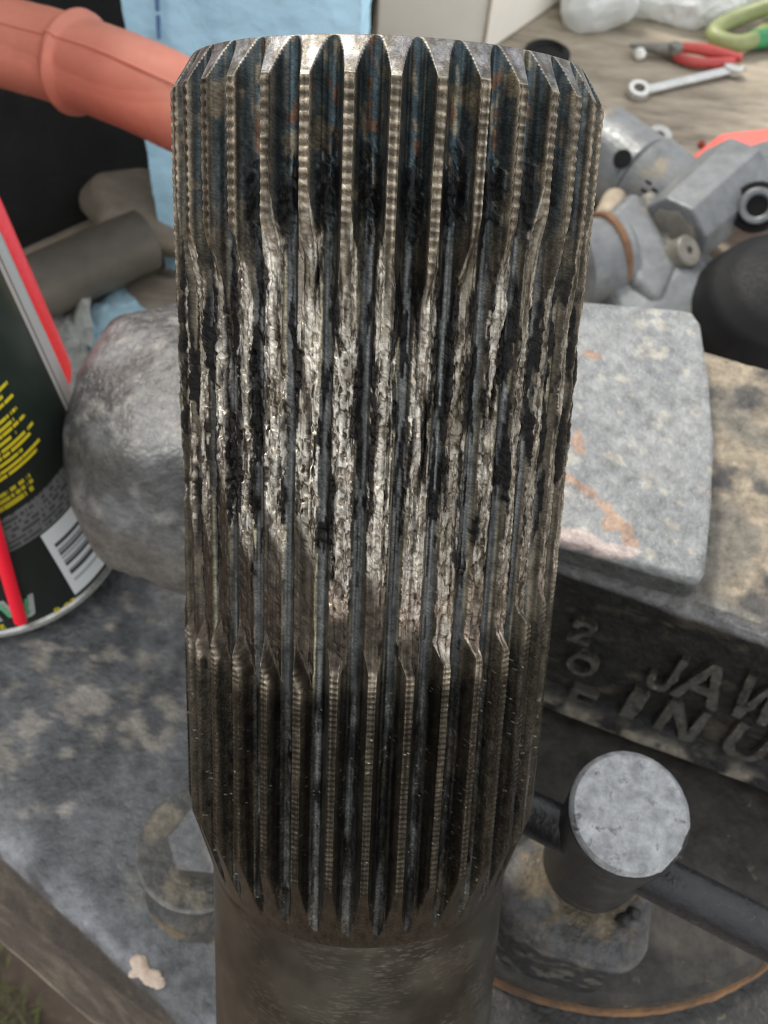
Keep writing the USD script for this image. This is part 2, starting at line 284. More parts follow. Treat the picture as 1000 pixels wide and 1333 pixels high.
t = mix(t, (.3, .25, .18), (1 - sstep(1.6, 4.0, np.abs(p[:, 2] - ZP))) * sstep(.3, .45, fbm(p / 7, 2, 17)) * .9)
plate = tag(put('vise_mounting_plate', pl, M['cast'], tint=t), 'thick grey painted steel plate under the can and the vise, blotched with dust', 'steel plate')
ch = []
for (px, py), r in zip([(180, 1254), (188, 1266), (198, 1273), (208, 1280), (177, 1266)], (1.5, 1.3, 1.5, 1.0, 1.1)):
    s = icosphere(subdivisions=3, radius=r); s.vertices *= [1.2, 1, .6]; s.apply_translation(at(px, py, 0) + [0, 0, .1]); ch.append(rough_up(s, .6, 1.6, 4))
put('paint_blob', [trimesh.util.concatenate(ch)], M['chip'], plate, label='pale pink and cream paint lump on the plate edge')

# ---------------------------------------------------------------- bolt through the plate
bc = np.array([-29.9, 53.0, 0])
lug = hull([bc + (math.cos(a) * r_ + 1.5, math.sin(a) * r_ - o_, z) for a in np.linspace(0, 6.28, 24) for z, r_, o_ in ((-1, 11.5, 4.5), (1.6, 11, 4), (3.4, 9, 2))], 1.2)
bolt = thing('mounting_bolt', 'worn grey bolt head with square corners on a round washer, left of the shaft', 'bolt')
def ctint(mesh, base, dust, seed, amp=.75, sc=6):
    q = mesh.vertices; tt = np.tile(np.array(base, float), (len(q), 1)); return mix(tt, dust, sstep(.48, .66, fbm(q / sc, 4, seed)) * amp)
w_ = refine(place(lathe([(0, 0), (12.6, 0), (12.9, .5), (12.7, 1.5), (12.3, 1.8), (8, 1.6), (0, 1.6)], 96), bc + [0, 0, 4.6], (.04, .03, 1)), .8)
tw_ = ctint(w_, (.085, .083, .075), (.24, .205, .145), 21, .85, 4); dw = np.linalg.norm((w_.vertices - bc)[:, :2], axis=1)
tw_ = mix(tw_, (.2, .195, .18), sstep(12.2, 12.65, dw) * (w_.vertices[:, 2] > 5.6)); tw_ = mix(tw_, (.05, .048, .045), (w_.vertices[:, 2] < 5.0) * 1.)  # painted highlight on the outer rim, painted shadow on the underside
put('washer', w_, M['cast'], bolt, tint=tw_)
put('lug', refine(lug, 1.5), M['cast'], bolt, tint=ctint(refine(lug, 1.5), (.055, .054, .05), (.26, .19, .11), 22), label='raised dusty lug under the washer')  # dark base tone paints the shadow under the washer; the dust is real
hx = [at(229, 1130, 14), at(217, 1088, 14), at(252, 1048, 14), at(290, 1056, 14), at(312, 1096, 14), at(285, 1136, 14)]
hd = rough_up(refine(prism(hx, 6.3, 14.5, .9), .8), .25, 2.5, 6)
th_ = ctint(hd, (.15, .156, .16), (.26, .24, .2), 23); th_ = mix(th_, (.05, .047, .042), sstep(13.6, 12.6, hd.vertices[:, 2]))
put('bolt_head', hd, M['cast'], bolt, tint=th_)

# ---------------------------------------------------------------- the vise
vise = thing('bench_vise', 'grey painted cast iron bench vise with anvil plate, raised letters and clamp bolt', 'vise')
U = np.array([.960, -.280, 0]); Vv = np.array([.280, .960, 0]); O = np.array([32.1, 90.8, 0])
def loc(u, v, z): return O + U * u + Vv * v + np.array([0, 0, z])
# body: a moulded profile swept along the vise
prof = [(1.5, 67), (.2, 65.6), (-.3, 63.5), (.3, 58.6), (3.2, 57), (1.4, 22.5), (-1.8, 21.2), (-3.0, 19.4), (-2.2, 17.6), (6, 15.6), (8.5, 12.5), (67, 12.5), (67, 64), (64, 67)]
bp = Polygon(prof)
bm = extrude_polygon(bp, 150, engine='earcut')
vx = bm.vertices.copy(); bm.vertices = np.array([loc(-42 + c, a, b) for a, b, c in vx])
if bm.volume < 0: bm.invert()
bm = rough_up(refine(bm, 2.3), .45, 5, 31)
p = bm.vertices; loc_v = (p - O) @ Vv; loc_u = (p - O) @ U
t = np.tile([.014, .0135, .0125], (len(p), 1)); t = mix(t, (.06, .052, .038), sstep(.55, .7, fbm(p / 4, 4, 36)) * .7); topm = sstep(64.6, 66.2, p[:, 2])
tp = np.tile([.17, .155, .125], (len(p), 1)); tp = mix(tp, (.3, .25, .18), sstep(.42, .62, fbm(p / 9, 4, 33))); tp = mix(tp, (.07, .066, .06), sstep(.55, .68, fbm(p / 7 + 9, 4, 34)))
t = t + (tp - t) * topm[:, None]
t = mix(t, (.2, .2, .2), (1 - sstep(.5, 2.2, np.abs(p[:, 2] - 65.4))) * (loc_v < 3) * .8)
t = mix(t, (.2, .18, .14), (1 - sstep(.8, 2.2, np.abs(p[:, 2] - 19.8))) * (loc_v < 3) * sstep(.4, .55, fbm(p / 3.5, 3, 35)))
put('body', bm, M['castblack'], vise, tint=t)
PP = loc(0, 2.3, 40); LU = np.array([0, 0, 34.5]) + Vv * 1.8; LU /= np.linalg.norm(LU); LN = np.cross(U, LU)
for ch_, (x0, y0), hgt, bold in [('J', (836, 882), 12, .62), ('A', (872, 893), 13.5, .72), ('W', (938, 915), 13.5, .6), ('S', (1015, 940), 13.5, .72), ('I', (806, 926), 12, .9), ('N', (842, 940), 13, .75), ('U', (928, 966), 13, .75),
                              ('2', (735, 822), 7, .9), ('O', (733, 862), 7, .9), ('E', (730, 912), 9, .9)]:
    tm = text_mesh(ch_, hgt, 1.8, bold=True) if ch_ != 'I' else box([3.4, hgt, 1.8]).apply_translation([1.7, hgt / 2, .9])
    q = on(x0, y0, PP, LN)
    tm.apply_scale([bold, 1, 1])
    fr = np.eye(4); fr[:3, 0], fr[:3, 1], fr[:3, 2], fr[:3, 3] = U, LU, LN, q - LN * .3
    tm = refine(tm, 1.2); tm.apply_transform(fr); tm = rough_up(tm, .5, 2.4, 41 + ord(ch_))
    put('raised_letter', tm, M['letters'], vise, smooth=60)
# flat anvil plate
ap = [at(*q, 75) for q in [(745, 393), (888, 402), (903, 406), (913, 420), (924, 490), (931, 572), (928, 660), (919, 745), (913, 753), (900, 752), (820, 727), (735, 700), (600, 665)]]
ap = [(0, 100, 0), (4, 150, 0)] + [tuple(a) for a in ap]
an = refine(prism(ap, 68.2, 75, 1.1), 1.2); an = rough_up(an, .14, 4, 51); p = an.vertices
t = np.tile([.245, .253, .25], (len(p), 1)); t = mix(t, (.185, .195, .195), sstep(.4, .65, fbm(p / 12, 4, 52)))
t = mix(t, (.42, .385, .31), sstep(.61, .68, fbm(p / 2.6, 4, 53)) * .55 * (p[:, 2] > 74))
t = mix(t, (.4, .18, .06), blotch(p, [(at(768, 461, 75), (2, 1.2, 3)), (at(752, 575, 75), (1.2, 3.4, 3)), *[(at(738 + 88 * k_, 622 + 82 * k_ ** 1.2, 75), (1.5, .9, 2)) for k_ in np.linspace(0, 1, 12)], (at(800, 684, 75), (2.2, 1.8, 3)), (at(815, 700, 75), (1.2, 2, 2))], 54, 1.3) * .5)
t = mix(t, (.5, .4, .36), blotch(p, [(at(755, 702, 75), (5, 1.8, 2.4)), (at(795, 716, 75), (5, 1.6, 2.4)), (at(735, 696, 75), (4, 1.6, 2.4))], 55, .5) * .8)
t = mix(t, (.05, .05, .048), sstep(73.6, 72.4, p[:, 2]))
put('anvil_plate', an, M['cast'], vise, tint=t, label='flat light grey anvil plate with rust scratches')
# rounded horn on the other side
hp = [(at(134, 565, 52), 8), (at(150, 505, 54), 8), (at(178, 455, 54), 8), (at(232, 444, 55), 8), (at(300, 452, 55), 8), (at(150, 640, 46), 9), (at(172, 690, 36), 9), (at(250, 712, 36), 10), (at(330, 705, 38), 11),
      (at(190, 520, 59), 6), (at(195, 600, 58), 7), (at(330, 520, 62), 6), (at(330, 600, 60), 7), (at(235, 480, 60), 6), (at(140, 600, 42), 9)]
hn = refine(hull([a for a, _ in hp], [b for _, b in hp], 3), 1.5)
hn = rough_up(rough_up(hn, .45, 9, 61, 3), .16, 2.6, 66, 2); p = hn.vertices
t = np.tile([.14, .144, .143], (len(p), 1)); t = mix(t, (.07, .07, .068), sstep(.42, .62, fbm(p / 11, 4, 62))); t = mix(t, (.26, .255, .23), sstep(.54, .7, fbm(p / 3.6, 4, 63)) * .55)
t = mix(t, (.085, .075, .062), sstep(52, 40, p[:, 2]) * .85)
t = mix(t, (.4, .04, .03), blotch(p, [(at(104, 475, 52), (5, 7, 9)), (at(122, 448, 50), (5, 6, 9))], 64, .5) * (hn.vertex_normals[:, 2] < .55))
t = mix(t, (.01, .01, .01), blotch(p, [(at(192, 757, 33), (2.6, 2, 1.6))], 65, .3))
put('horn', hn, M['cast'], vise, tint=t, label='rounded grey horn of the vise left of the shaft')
# swivel base with its rusty seam
sc = np.array([49.4, 89.1, 0])
put('base_ring', rough_up(refine(place(lathe([(0, .2), (67, .2), (68, 1.5), (67.2, 6.2), (66, 7), (0, 7)], 128), sc, (0, 0, 1)), 2.5), .3, 5, 71), M['castdark'], vise)
put('rust_seam', rough_up(refine(place(lathe([(58.0, 6.7), (59.0, 6.8), (59.2, 7.6), (58.6, 8.7), (57.8, 8.8), (58.0, 6.7)], 200), sc, (0, 0, 1)), 2.0), .25, 2, 72), M['rust'], vise, label='orange rust ring around the swivel base')
put('swivel_base', rough_up(refine(place(lathe([(0, 7.2), (57.8, 7.2), (58.1, 8.4), (57.6, 12), (56, 13.2), (0, 13.8)], 128), sc, (0, 0, 1)), 2.0), .35, 5, 73), M['dusty'], vise)
bs = [at(*q, 32) for q in [(652, 1120), (652, 1180), (668, 1212), (700, 1236), (760, 1256), (822, 1272), (838, 1262), (846, 1180), (830, 1110), (720, 1070)]]
bs = [(x, y) for x, y, z in bs]
b_ = hull([(x, y, z) for x, y in np.array(Polygon(bs).buffer(-6.5).buffer(3.8).exterior.coords)[:-1] for z in (10, 31.6)], 3.0)
b_ = rough_up(refine(b_, 1.2), .3, 4, 74); p = b_.vertices
dq = np.linalg.norm((p - at(768, 1124, 34))[:, :2], axis=1)
t = np.tile([.024, .024, .024], (len(p), 1)); t = mix(t, (.105, .105, .105), sstep(30.5, 33.6, p[:, 2])); t = mix(t, (.19, .155, .105), sstep(33.2, 34.2, p[:, 2]) * sstep(.32, .52, fbm(p / 3.5, 4, 75) + .06 * (10.5 - dq))); t = mix(t, (.13, .12, .1), sstep(.56, .68, fbm(p / 3, 3, 76)) * .6)  # top tinted lighter as sky sheen, sides tinted dark; dust around the bolt
put('clamp_boss', b_, M['castblack'], vise, tint=t, label='rounded dark boss around the clamp bolt')
c0, c1 = at(768, 1124, 33.5), np.array([38.3, 45.0, 75.])
cd = (c1 - c0) / np.linalg.norm(c1 - c0)
put('clamp_bolt', refine(cyl(c0 - cd * 3, c1 - cd * .9, 8.4, 72, .5), 1.5), M['boltside'], vise)
cap = refine(place(lathe([(0, -.8), (8.35, -.8), (8.4, -.2), (7.8, .45), (5, .65), (0, .7)], 72), c1 - cd * .2, (cd + np.array([.1, -.12, .25])) ), .7)
put('bolt_face', rough_up(cap, .10, .9, 77), M['boltface'], vise, label='worn bright face of the clamp bolt')
h0, h1 = at(655, 1040, 57), at(1040, 1238, 64)
put('tommy_bar', rough_up(refine(tube(np.linspace(h0 - (h1 - h0) * .25, h1 + (h1 - h0) * .1, 60), 3.5, 28), 2), .06, 4, 78), M['blackbar'], vise, label='dark oiled bar through the clamp bolt')
for px, py in [(825, 1190), (812, 1197)]:
    s = icosphere(subdivisions=2, radius=1.3); s.apply_translation(at(px, py, 35)); put('dirt_lump', rough_up(s, .5, 1.2, 79), M['castdark'], vise)

# ---------------------------------------------------------------- the splined shaft
axle = thing('splined_shaft', 'worn steel axle shaft with splined head, teeth torn bright, smooth dark lower end', 'shaft')
T0 = EYE + ROT @ np.array([.39, -41.9, 95.4]); SD = ROT @ (np.array([-.042, 1, .316]) / np.linalg.norm([-.042, 1, .316]))
fr = EYE - T0; fr -= SD * (fr @ SD); fr /= np.linalg.norm(fr); rt = np.cross(SD, fr)
if (ROT.T @ rt)[0] < 0: rt = -rt
R, DEP, C1, RT, L, LC, RB, NT = 22., 2.15, 3.3, 19.85, 80., 9.5, 19.3, 36
PHI0 = math.radians(1.6); ROOT = R - DEP
def shaft_grid():
    step = 2 * np.pi / NT
    ph = []
    for k in range(-18, 18):
        half = np.r_[0, .05, .085, .1, .108, .116, .126, .138, .152, .17, .19, .215, .245, .275, .305, .335, .37, .41, .455] if -9 <= k <= 9 else np.r_[0, .1, .2, .34]
        u_ = np.r_[-.5, -half[:0:-1], half]
        ph.append(PHI0 + (k + u_) * step)
    ph = np.concatenate(ph)
    s = np.concatenate([np.linspace(-C1, 0, 56)[:-1], np.arange(0, L, .11), np.linspace(L, L + LC, 86)])
    return ph, s
ph, ss = shaft_grid()
PH, S = np.meshgrid(ph, ss)
step = 2 * np.pi / NT
K = np.round((PH - PHI0) / step); UU = (PH - PHI0) / step - K
Ki = K.astype(int)
P3 = np.stack([np.cos(PH) * R, np.sin(PH) * R, S], -1)
def tn(seed, lo, hi):                              # one number per tooth
    r_ = np.random.default_rng(seed).uniform(lo, hi, 64); return r_[Ki % 64]
def N(sx, ss_, seed, octv=3): return fbm(P3 / np.array([sx, sx, ss_]) + 40, octv, seed)
n_ed = N(1.2, 3.0, 1)
au = np.abs(UU + .03 * (N(3, 9, 2) - .5))
vq = np.clip((.5 - au) / (.5 - .108), 0, 1)            # 1 on the crest, 0 in the middle of the groove
tt = 1 - vq ** 2.3                                 # rounded groove
r0 = R - DEP * tt
# hob marks: small beads along the untouched crests
bead = (.5 - .5 * np.cos(2 * np.pi * (S / np.where(S < 40, .92, .62) + tn(3, 0, 1) + .8 * (N(6, 3.5, 44, 2) - .5)))) ** .8 * sstep(.22, .42, N(1.5, 2.2, 45, 2) + np.where(S < 40, .12, .0))
bead = np.clip(bead * (.7 + .9 * N(.9, .5, 37, 2)), 0, 1.2)
r0 = r0 - .13 * bead * np.where(np.abs(K) < 7, 1, .7) * (tt < .03) * np.where(S < 40, 1, .6)
# where the mating teeth wore the crests away
k0 = Ki
s_a = 6.8 + tn(5, 0, 6.5) + 6 * (N(1.5, 5, 6) - .5) + np.where(k0 > 4, 1.5, 0)
s_b0 = np.array([56.5 if k < -5 else 55.2 if k < -1 else 53.6 + .3 * (k % 2) if k < 2 else 53.0 - .1 * (k - 2) ** 1.2 if k < 5 else 52.2 - 1.1 * (k - 4) for k in range(-18, 19)])
s_b = s_b0[np.clip(Ki + 18, 0, 36)]
wd = np.interp(K, [-18, -8, -7, -6, -4, -1, 0, 3, 5, 6, 7, 18], [.2, .3, .9, 1.4, 1.72, 1.65, 1.5, 1.42, 1.15, .7, .28, .2]) + .45 * (tn(7, 0, 1) - .5) * (np.abs(K) < 6) + .6 * (N(2.2, 7, 8) - .5)
skew = np.where(k0 < -1, 1, .25) * (UU * 9.0)         # ends of the wear run slantwise across the tooth
env = sstep(0, 6.5, S - s_a - 8.5 * UU * np.where(tn(51, 0, 1) > .45, 1, -1)) * (1 - sstep(-1.2, .9, S - (s_b + skew)))
wp = (N(.8, 1.2, 39, 2) - .5)[..., None] * np.array([1.2, -1.0, 1.6])
lively = sstep(.36, .6, N(2.6, 7, 40, 3) + tn(41, -.1, .12)) * np.where(k0 > 2, .75, 1)
flat = np.interp(K, [-9, -7, -1, 1, 3, 4, 6, 8], [.3, 1, 1, .45, .7, .5, .3, .2]) * sstep(16, 24, S)
pitn = fbm((P3 + wp * .5) / np.array([.3, .3, .75]) + 20, 3, 47)
torn = -.34 * sstep(.5, .68, pitn) * flat + (1 - .6 * flat) * ((fbm((P3 + wp) / np.array([.27, .27, .5]) + 9, 3, 9) - .5) * .55 * (.35 + .65 * lively)) + (N(.7, 2.6, 10) - .5) * .5 + (N(.25, 5, 43, 2) - .5) * .3
bright_end = np.where(k0 < -1, 40.5 + tn(12, -2.5, 3) , np.where(k0 < 2, 48 + tn(12, -4, 3), 60)) + (N(1, 3, 13) - .5) * 5 + UU * np.where(k0 < -1, 8, 2)
torn_on = 1 - sstep(-2, 1.5, S - bright_end)
rw = R - wd * env + torn * env * (.25 + .75 * torn_on)
# a side of every tooth is scuffed deeper, with chips torn out
chip = sstep(.575, .66, N(.6, 7.5, 14, 4)) * env * sstep(.02, .3, UU + .18 * np.sin(K * 2.3)) * (1 - .7 * sstep(44, 50, S))
rw = rw - chip * .55
lip = np.exp(-((au - .315) / .02) ** 2) * (.07 * env + .05)
worn = sstep(0, .05, r0 - rw)
r1 = np.minimum(r0, rw) + lip
# grease packed in the grooves
gz = np.exp(-((S - 9.0 - tn(15, -1.2, 1.2)) / 3.1) ** 2)
gm = sstep(.46, .60, N(.7, 1.1, 16, 4) * .75 + gz * .34 + .03) * sstep(.25, .7, tt) * gz ** .4 * np.where(k0 < -4, .6, 1)
bl = sstep(.575, .625, N(.55, 4.2, 17, 4) + .10 * np.exp(-((S - 22) / 13) ** 2) + np.where(k0 < -3, .03, 0) - .12 * sstep(36, 50, S)) * sstep(12, 20, S + 3 * n_ed) * sstep(.06, .2, au)
r1 = r1 + gm * (.22 + .55 * (N(.45, .5, 18, 2) - .4)) + bl * (.10 + .5 * (N(.4, .6, 19, 3) - .45))
low = sstep(1.5, 4.5, S - s_b) * (1 - worn)            # oily lower part
r1 = r1 + low * (N(.4, .9, 20, 3) - .5) * .16 * (.3 + tt)
# cones at both ends
cone = np.where(S < 0, R + S * (R - RT) / C1 + .1 * (N(1.3, 1.3, 21) - .5), np.where(S > L, R - (R - RB) * np.clip((S - L) / LC, 0, 1) ** .93, 99.))
on_cone = sstep(-.03, .03, r1 - cone) * (S < 0.2) ; on_cone_b = sstep(-.03, .05, r1 - cone) * (S > L - .3)
d_ = np.clip((r1 - cone) / .16, -1, 1); rr = np.minimum(r1, cone) - .04 * (1 - d_ ** 2) * (np.abs(r1 - cone) < .16)
rr = np.maximum(rr, 17.)
# colours of the patches
vn = N(3, 12, 22, 4); vf = N(.5, 1.6, 23, 3)
crest = 1 - sstep(.02, .2, tt); root = 1 - sstep(.14, .19, .5 - au)
col = np.empty(S.shape + (3,))
col[:] = (.075, .064, .048)                            # flanks, brown oiled steel
col = mix(col, (.058, .063, .064), root * .9)
col = mix(col, (.29, .25, .195), crest * .95); col = mix(col, (.085, .07, .05), crest * np.clip(bead, 0, 1) * .9)
top = 1 - sstep(9, 14, S)
col = mix(col, (.05, .062, .066), top * sstep(.1, .5, tt))
col = mix(col, (.036, .055, .064), top * root * tn(24, 0.2, 1))
col = mix(col, (.17, .14, .095), top * sstep(.6, .68, N(.9, 2.2, 26, 3)) * (1 - crest) * .7)
rust = sstep(.62, .70, N(1.1, 2.0, 25, 3) + .09 * np.exp(-((S - 3.2) / 1.6) ** 2)) * root * (S < 9)
col = mix(col, (.13, .06, .028), rust * .65)
bright = worn * sstep(.1, .5, env)
bcol = mix(np.tile(np.array([.60, .56, .49]), S.shape + (1,)), (.30, .25, .19), sstep(.47, .6, vf) * .45); bcol = mix(bcol, (.17, .145, .11), (1 - lively) * .72)
bcol = mix(bcol, (.36, .27, .215), sstep(43, 48, S) * .8)
bcol = mix(bcol, (.20, .17, .13), np.where(k0 > 1, .6, .25) * sstep(.42, .56, vn))
bcol = mix(bcol, (.035, .029, .023), (1 - torn_on) * .92)
pit = sstep(.55, .63, N(.42, 3.4, 27, 4) + .03 * (k0 < -3)) * bright * torn_on
bcol = mix(bcol, (.05, .04, .028), pit * .85)
streak = sstep(.5, .62, N(.2, 9, 36, 3)) * bright
bcol = mix(bcol, (.10, .085, .06), streak * .7 * (1 - .75 * flat)); bcol = mix(bcol, (.60, .57, .51), flat * (1 - sstep(.42, .52, pitn)) * torn_on * sstep(.4, .52, N(3, 6, 48)) * .8)
col = mix(col, bcol, bright)
mid = env * root * (1 - bright * .0)
col = mix(col, (.105, .108, .106), mid * .85)
col = mix(col, (.5, .44, .29), np.exp(-((UU - .325) / .016) ** 2) * env * sstep(.35, .6, N(3, 9, 28)) * .9)
col = mix(col, (.42, .37, .25), np.exp(-((UU + .325) / .013) ** 2) * env * sstep(.45, .6, N(3, 9, 29)) * .8)
col = mix(col, (.034, .029, .022), low * (.6 + .35 * sstep(.35, .6, vn)))
col = mix(col, (.013, .0135, .014), low * .9 * sstep(.42, .52, N(1.2, 5, 30, 4)) * sstep(.2, .8, tt))
col = mix(col, (.042, .037, .028), low * crest * .93); col = mix(col, (.11, .093, .068), low * crest * sstep(.46, .62, N(1.2, 6, 38)) * (.6 - .5 * np.clip(bead, 0, 1)))
col = mix(col, (.10, .105, .103), low * root * sstep(.44, .6, N(1.1, 7, 31)) * .8)
line = np.exp(-((au - .318) / .016) ** 2) * sstep(.3, .5, N(2, 8, 49, 3))
col = mix(col, (.20, .185, .15), line * (1 - env) * (1 - low) * .75); col = mix(col, (.12, .11, .088), line * low * .85)
stria = N(.13, 26, 50, 3)
col = col * (1 + 1.1 * np.clip((stria - .5) * 2.4, -.5, .6) * (1 - .5 * bright))[..., None]
col = mix(col, (.016, .013, .011), chip * .94)
blk = np.clip(gm + bl, 0, 1)
col = mix(col, (.009, .0085, .0085), blk * .96)
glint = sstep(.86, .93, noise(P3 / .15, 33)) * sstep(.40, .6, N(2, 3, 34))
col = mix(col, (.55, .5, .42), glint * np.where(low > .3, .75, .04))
col = mix(col, (.21, .205, .208), on_cone); col = mix(col, (.12, .11, .095), on_cone * sstep(.46, .6, N(.9, .9, 35, 4)))
col = mix(col, (.36, .33, .27), on_cone * np.exp(-((cone - r0) / .12) ** 2))
col = mix(col, (.055, .05, .038), on_cone_b * .97)
col = col * (1 + (.75 - .3 * bright) * (np.random.default_rng(8).random(S.shape) - .5))[..., None]
rough = np.full(S.shape, .40); metal = np.full(S.shape, .92); bum = np.full(S.shape, .25)
def setv(a, v, w): return a + (v - a) * np.clip(w, 0, 1)
rough = setv(rough, .34, bright); metal = setv(metal, .92, bright * torn_on); bum = setv(bum, .55, bright * torn_on)
rough = setv(rough, .3, low); bum = setv(bum, .6, low); metal = setv(metal, .93, low)
rough = setv(rough, .26, blk); metal = setv(metal, .86, blk); bum = setv(bum, .8, blk)
rough = setv(rough, .45, on_cone); metal = setv(metal, .75, on_cone)
rough = setv(rough, .25, glint * low); metal = setv(metal, 1, glint)
nP, nS = len(ph), len(ss)
PV = T0 + SD * S[..., None] + rr[..., None] * (np.cos(PH)[..., None] * fr + np.sin(PH)[..., None] * rt)
i, j = np.meshgrid(np.arange(nS - 1), np.arange(nP), indexing='ij')
q = np.stack([i * nP + j, i * nP + (j + 1) % nP, (i + 1) * nP + (j + 1) % nP, (i + 1) * nP + j], -1).reshape(-1, 4)
v = np.vstack([PV.reshape(-1, 3), T0 - SD * C1]); k = len(v) - 1; jj = np.arange(nP)
f = np.vstack([q[:, [0, 1, 2]], q[:, [0, 2, 3]], np.c_[np.full(nP, k), (jj + 1) % nP, jj]])
tm = trimesh.Trimesh(v, f, process=False)
if (tm.face_normals[len(f) // 4] @ (tm.triangles_center[len(f) // 4] - T0 - SD * 40)) < 0: tm.invert()
put('spline_head', tm, M['shaft'], axle, tint=np.vstack([col.reshape(-1, 3), [.4, .39, .38]]), extra=np.vstack([np.stack([rough, metal, bum], -1).reshape(-1, 3), [.45, .6, .2]]))
# smooth shank below, running down past the plate to the ground
se = (T0[2] + 690) / -SD[2]
sv = np.concatenate([np.arange(L + LC - .6, L + LC + 34, .12), np.arange(L + LC + 34, L + LC + 60, 1.), np.linspace(L + LC + 60, se, 60)])
th = np.concatenate([np.linspace(-1.7, 1.7, 420, endpoint=False), np.linspace(1.7, 2 * np.pi - 1.7, 60, endpoint=False)])
TH, SV = np.meshgrid(th, sv)
rs = np.where(SV < L + LC + .6, RB - .02, RB - .02 - .10 * sstep(L + LC + .6, L + LC + 2, SV))
PV = T0 + SD * SV[..., None] + rs[..., None] * (np.cos(TH)[..., None] * fr + np.sin(TH)[..., None] * rt)
n0, n1 = SV.shape; i, j = np.meshgrid(np.arange(n0 - 1), np.arange(n1), indexing='ij')
q = np.stack([i * n1 + j, i * n1 + (j + 1) % n1, (i + 1) * n1 + (j + 1) % n1, (i + 1) * n1 + j], -1).reshape(-1, 4)
v = np.vstack([PV.reshape(-1, 3), T0 + SD * se]); jj = np.arange(n1)
f = np.vstack([q[:, [0, 1, 2]], q[:, [0, 2, 3]], np.c_[np.full(n1, len(v) - 1), (n0 - 1) * n1 + jj, (n0 - 1) * n1 + (jj + 1) % n1]])
sm = trimesh.Trimesh(v, f, process=False)
Q = np.stack([np.cos(TH) * RB, np.sin(TH) * RB, SV], -1).reshape(-1, 3)
c = np.tile([.082, .076, .060], (len(Q), 1)); c = mix(c, (.05, .046, .036), sstep(.42, .62, fbm(Q / np.array([9, 9, 6]) + 30, 4, 81)))
sc_ = sstep(.6, .68, fbm(np.stack([Q[:, 0] / 1.0, Q[:, 1] / 1.0, (Q[:, 2] + Q[:, 0] * .1 + .02 * Q[:, 0] ** 2 * 0) / .09], -1) + 30, 2, 82)) * sstep(.46, .6, fbm(Q / 4 + 30, 3, 83))
c = mix(c, (.19, .165, .13), sc_ * .5)
put('shank', sm, M['shank'], axle, tint=np.vstack([c, c[:1]]))

# ---------------------------------------------------------------- spray can and its red neighbour
CC, CR = np.array([-91.4, 123.3, 0]), 27.4
TILT = math.radians(6)
def lab(theta, z):                                 # printed label: colour at angle theta (about the can) and height z
    cc = np.tile(np.array([.012, .014, .012]), theta.shape + (1,))
    cc = mix(cc, (.008, .013, .0095), sstep(40, 60, z))
    arc = theta * CR
    e = np.array([1.5, 3.2, -1.0, 2.2, 4, 0, 3.4, 1, 2.8, -2, 3.6, 1.6, 4.2, .4, 3, 1.2, 2.2, 3.8, 0, 2.4] * 4)
    row = np.floor((z - 47) / 1.5).astype(int); fz = (z - 47) / 1.5 - row
    end = 14.5 + e[np.clip(row, 0, 79)] - .08 * (z - 47)
    q = np.stack([arc / .30, row * 7.0, row * 0.0], -1)
    stroke = (noise(q, 91) > .27) & (noise(q / np.array([6., 3, 1]) + 9, 92) > .17)
    tx = ((fz > .22) & (fz < .76) & stroke & (arc < end) & (row >= 0) & (row < 50) & (z < 122))
    cc = mix(cc, (.62, .50, .02), tx * .95)
    tx2 = (z > 39.5) & (z < 44.5) & (((z - 39.5) / 1.7) % 1 > .3) & (noise(np.stack([arc / .4, np.floor((z - 39.5) / 1.7) * 5, z * 0], -1), 93) > .35) & (arc < 12)
    cc = mix(cc, (.5, .41, .02), tx2 * .9)
    g = (z > 28) & (z < 38)
    cc = mix(cc, (.16, .16, .155), g * .9)
    gt = g & (((z - 28) / 1.5) % 1 > .35) & (noise(np.stack([arc / .5, np.floor((z - 28) / 1.5) * 3, z * 0], -1), 94) > .45)
    cc = mix(cc, (.05, .05, .05), gt * .9)
    b = (arc > B0) & (arc < B0 + 17) & (z > 3.4) & (z < 27.5)
    cc = mix(cc, (.3, .29, .27), (arc > 29) * 1.); cc = mix(cc, (.05, .05, .05), ((arc > 30.6) & (arc < 31.2)) * 1.)
    cc = mix(cc, (.72, .74, .73), b * 1.)
    bars = b & (z > 7.5) & (z < 22.5) & (arc > B0 + 1.6) & (noise(np.stack([np.floor(z / .3) * 3.7, z * 0, z * 0], -1), 95) > .52)
    cc = mix(cc, (.05, .055, .055), bars * 1.)
    return cc
az0 = math.atan2(-CC[1], -CC[0]); B0 = 7.5
can = thing('spray_can', 'black aerosol can with rows of yellow print, white barcode and steel rim', 'spray can')
thg = np.linspace(-2.2, 2.2, 900); zg = np.linspace(1.6, 150, 560)
TG, ZG = np.meshgrid(thg, zg)
def lean(v):                                       # the can leans to the left on its bottom edge
    q = np.asarray(v, float) - CC + [CR, 0, 0]; c_, s_ = math.cos(TILT), math.sin(TILT)
    return np.stack([q[..., 0] * c_ - q[..., 2] * s_, q[..., 1], q[..., 0] * s_ + q[..., 2] * c_], -1) + CC - [CR, 0, 0]
def leaned(m): m.vertices = lean(m.vertices); return m
def onCan(t, z, r): return lean(CC + np.stack([np.cos(az0 + t) * r, np.sin(az0 + t) * r, z * np.ones_like(t)], -1))
PV = onCan(TG, ZG, CR * np.ones_like(TG)); n0, n1 = TG.shape
i, j = np.meshgrid(np.arange(n0 - 1), np.arange(n1 - 1), indexing='ij')
q = np.stack([i * n1 + j, i * n1 + j + 1, (i + 1) * n1 + j + 1, (i + 1) * n1 + j], -1).reshape(-1, 4)
put('label_wrap', (PV.reshape(-1, 3), np.vstack([q[:, [0, 1, 2]], q[:, [0, 2, 3]]])), M['can'], can, tint=lab(TG, ZG).reshape(-1, 3))
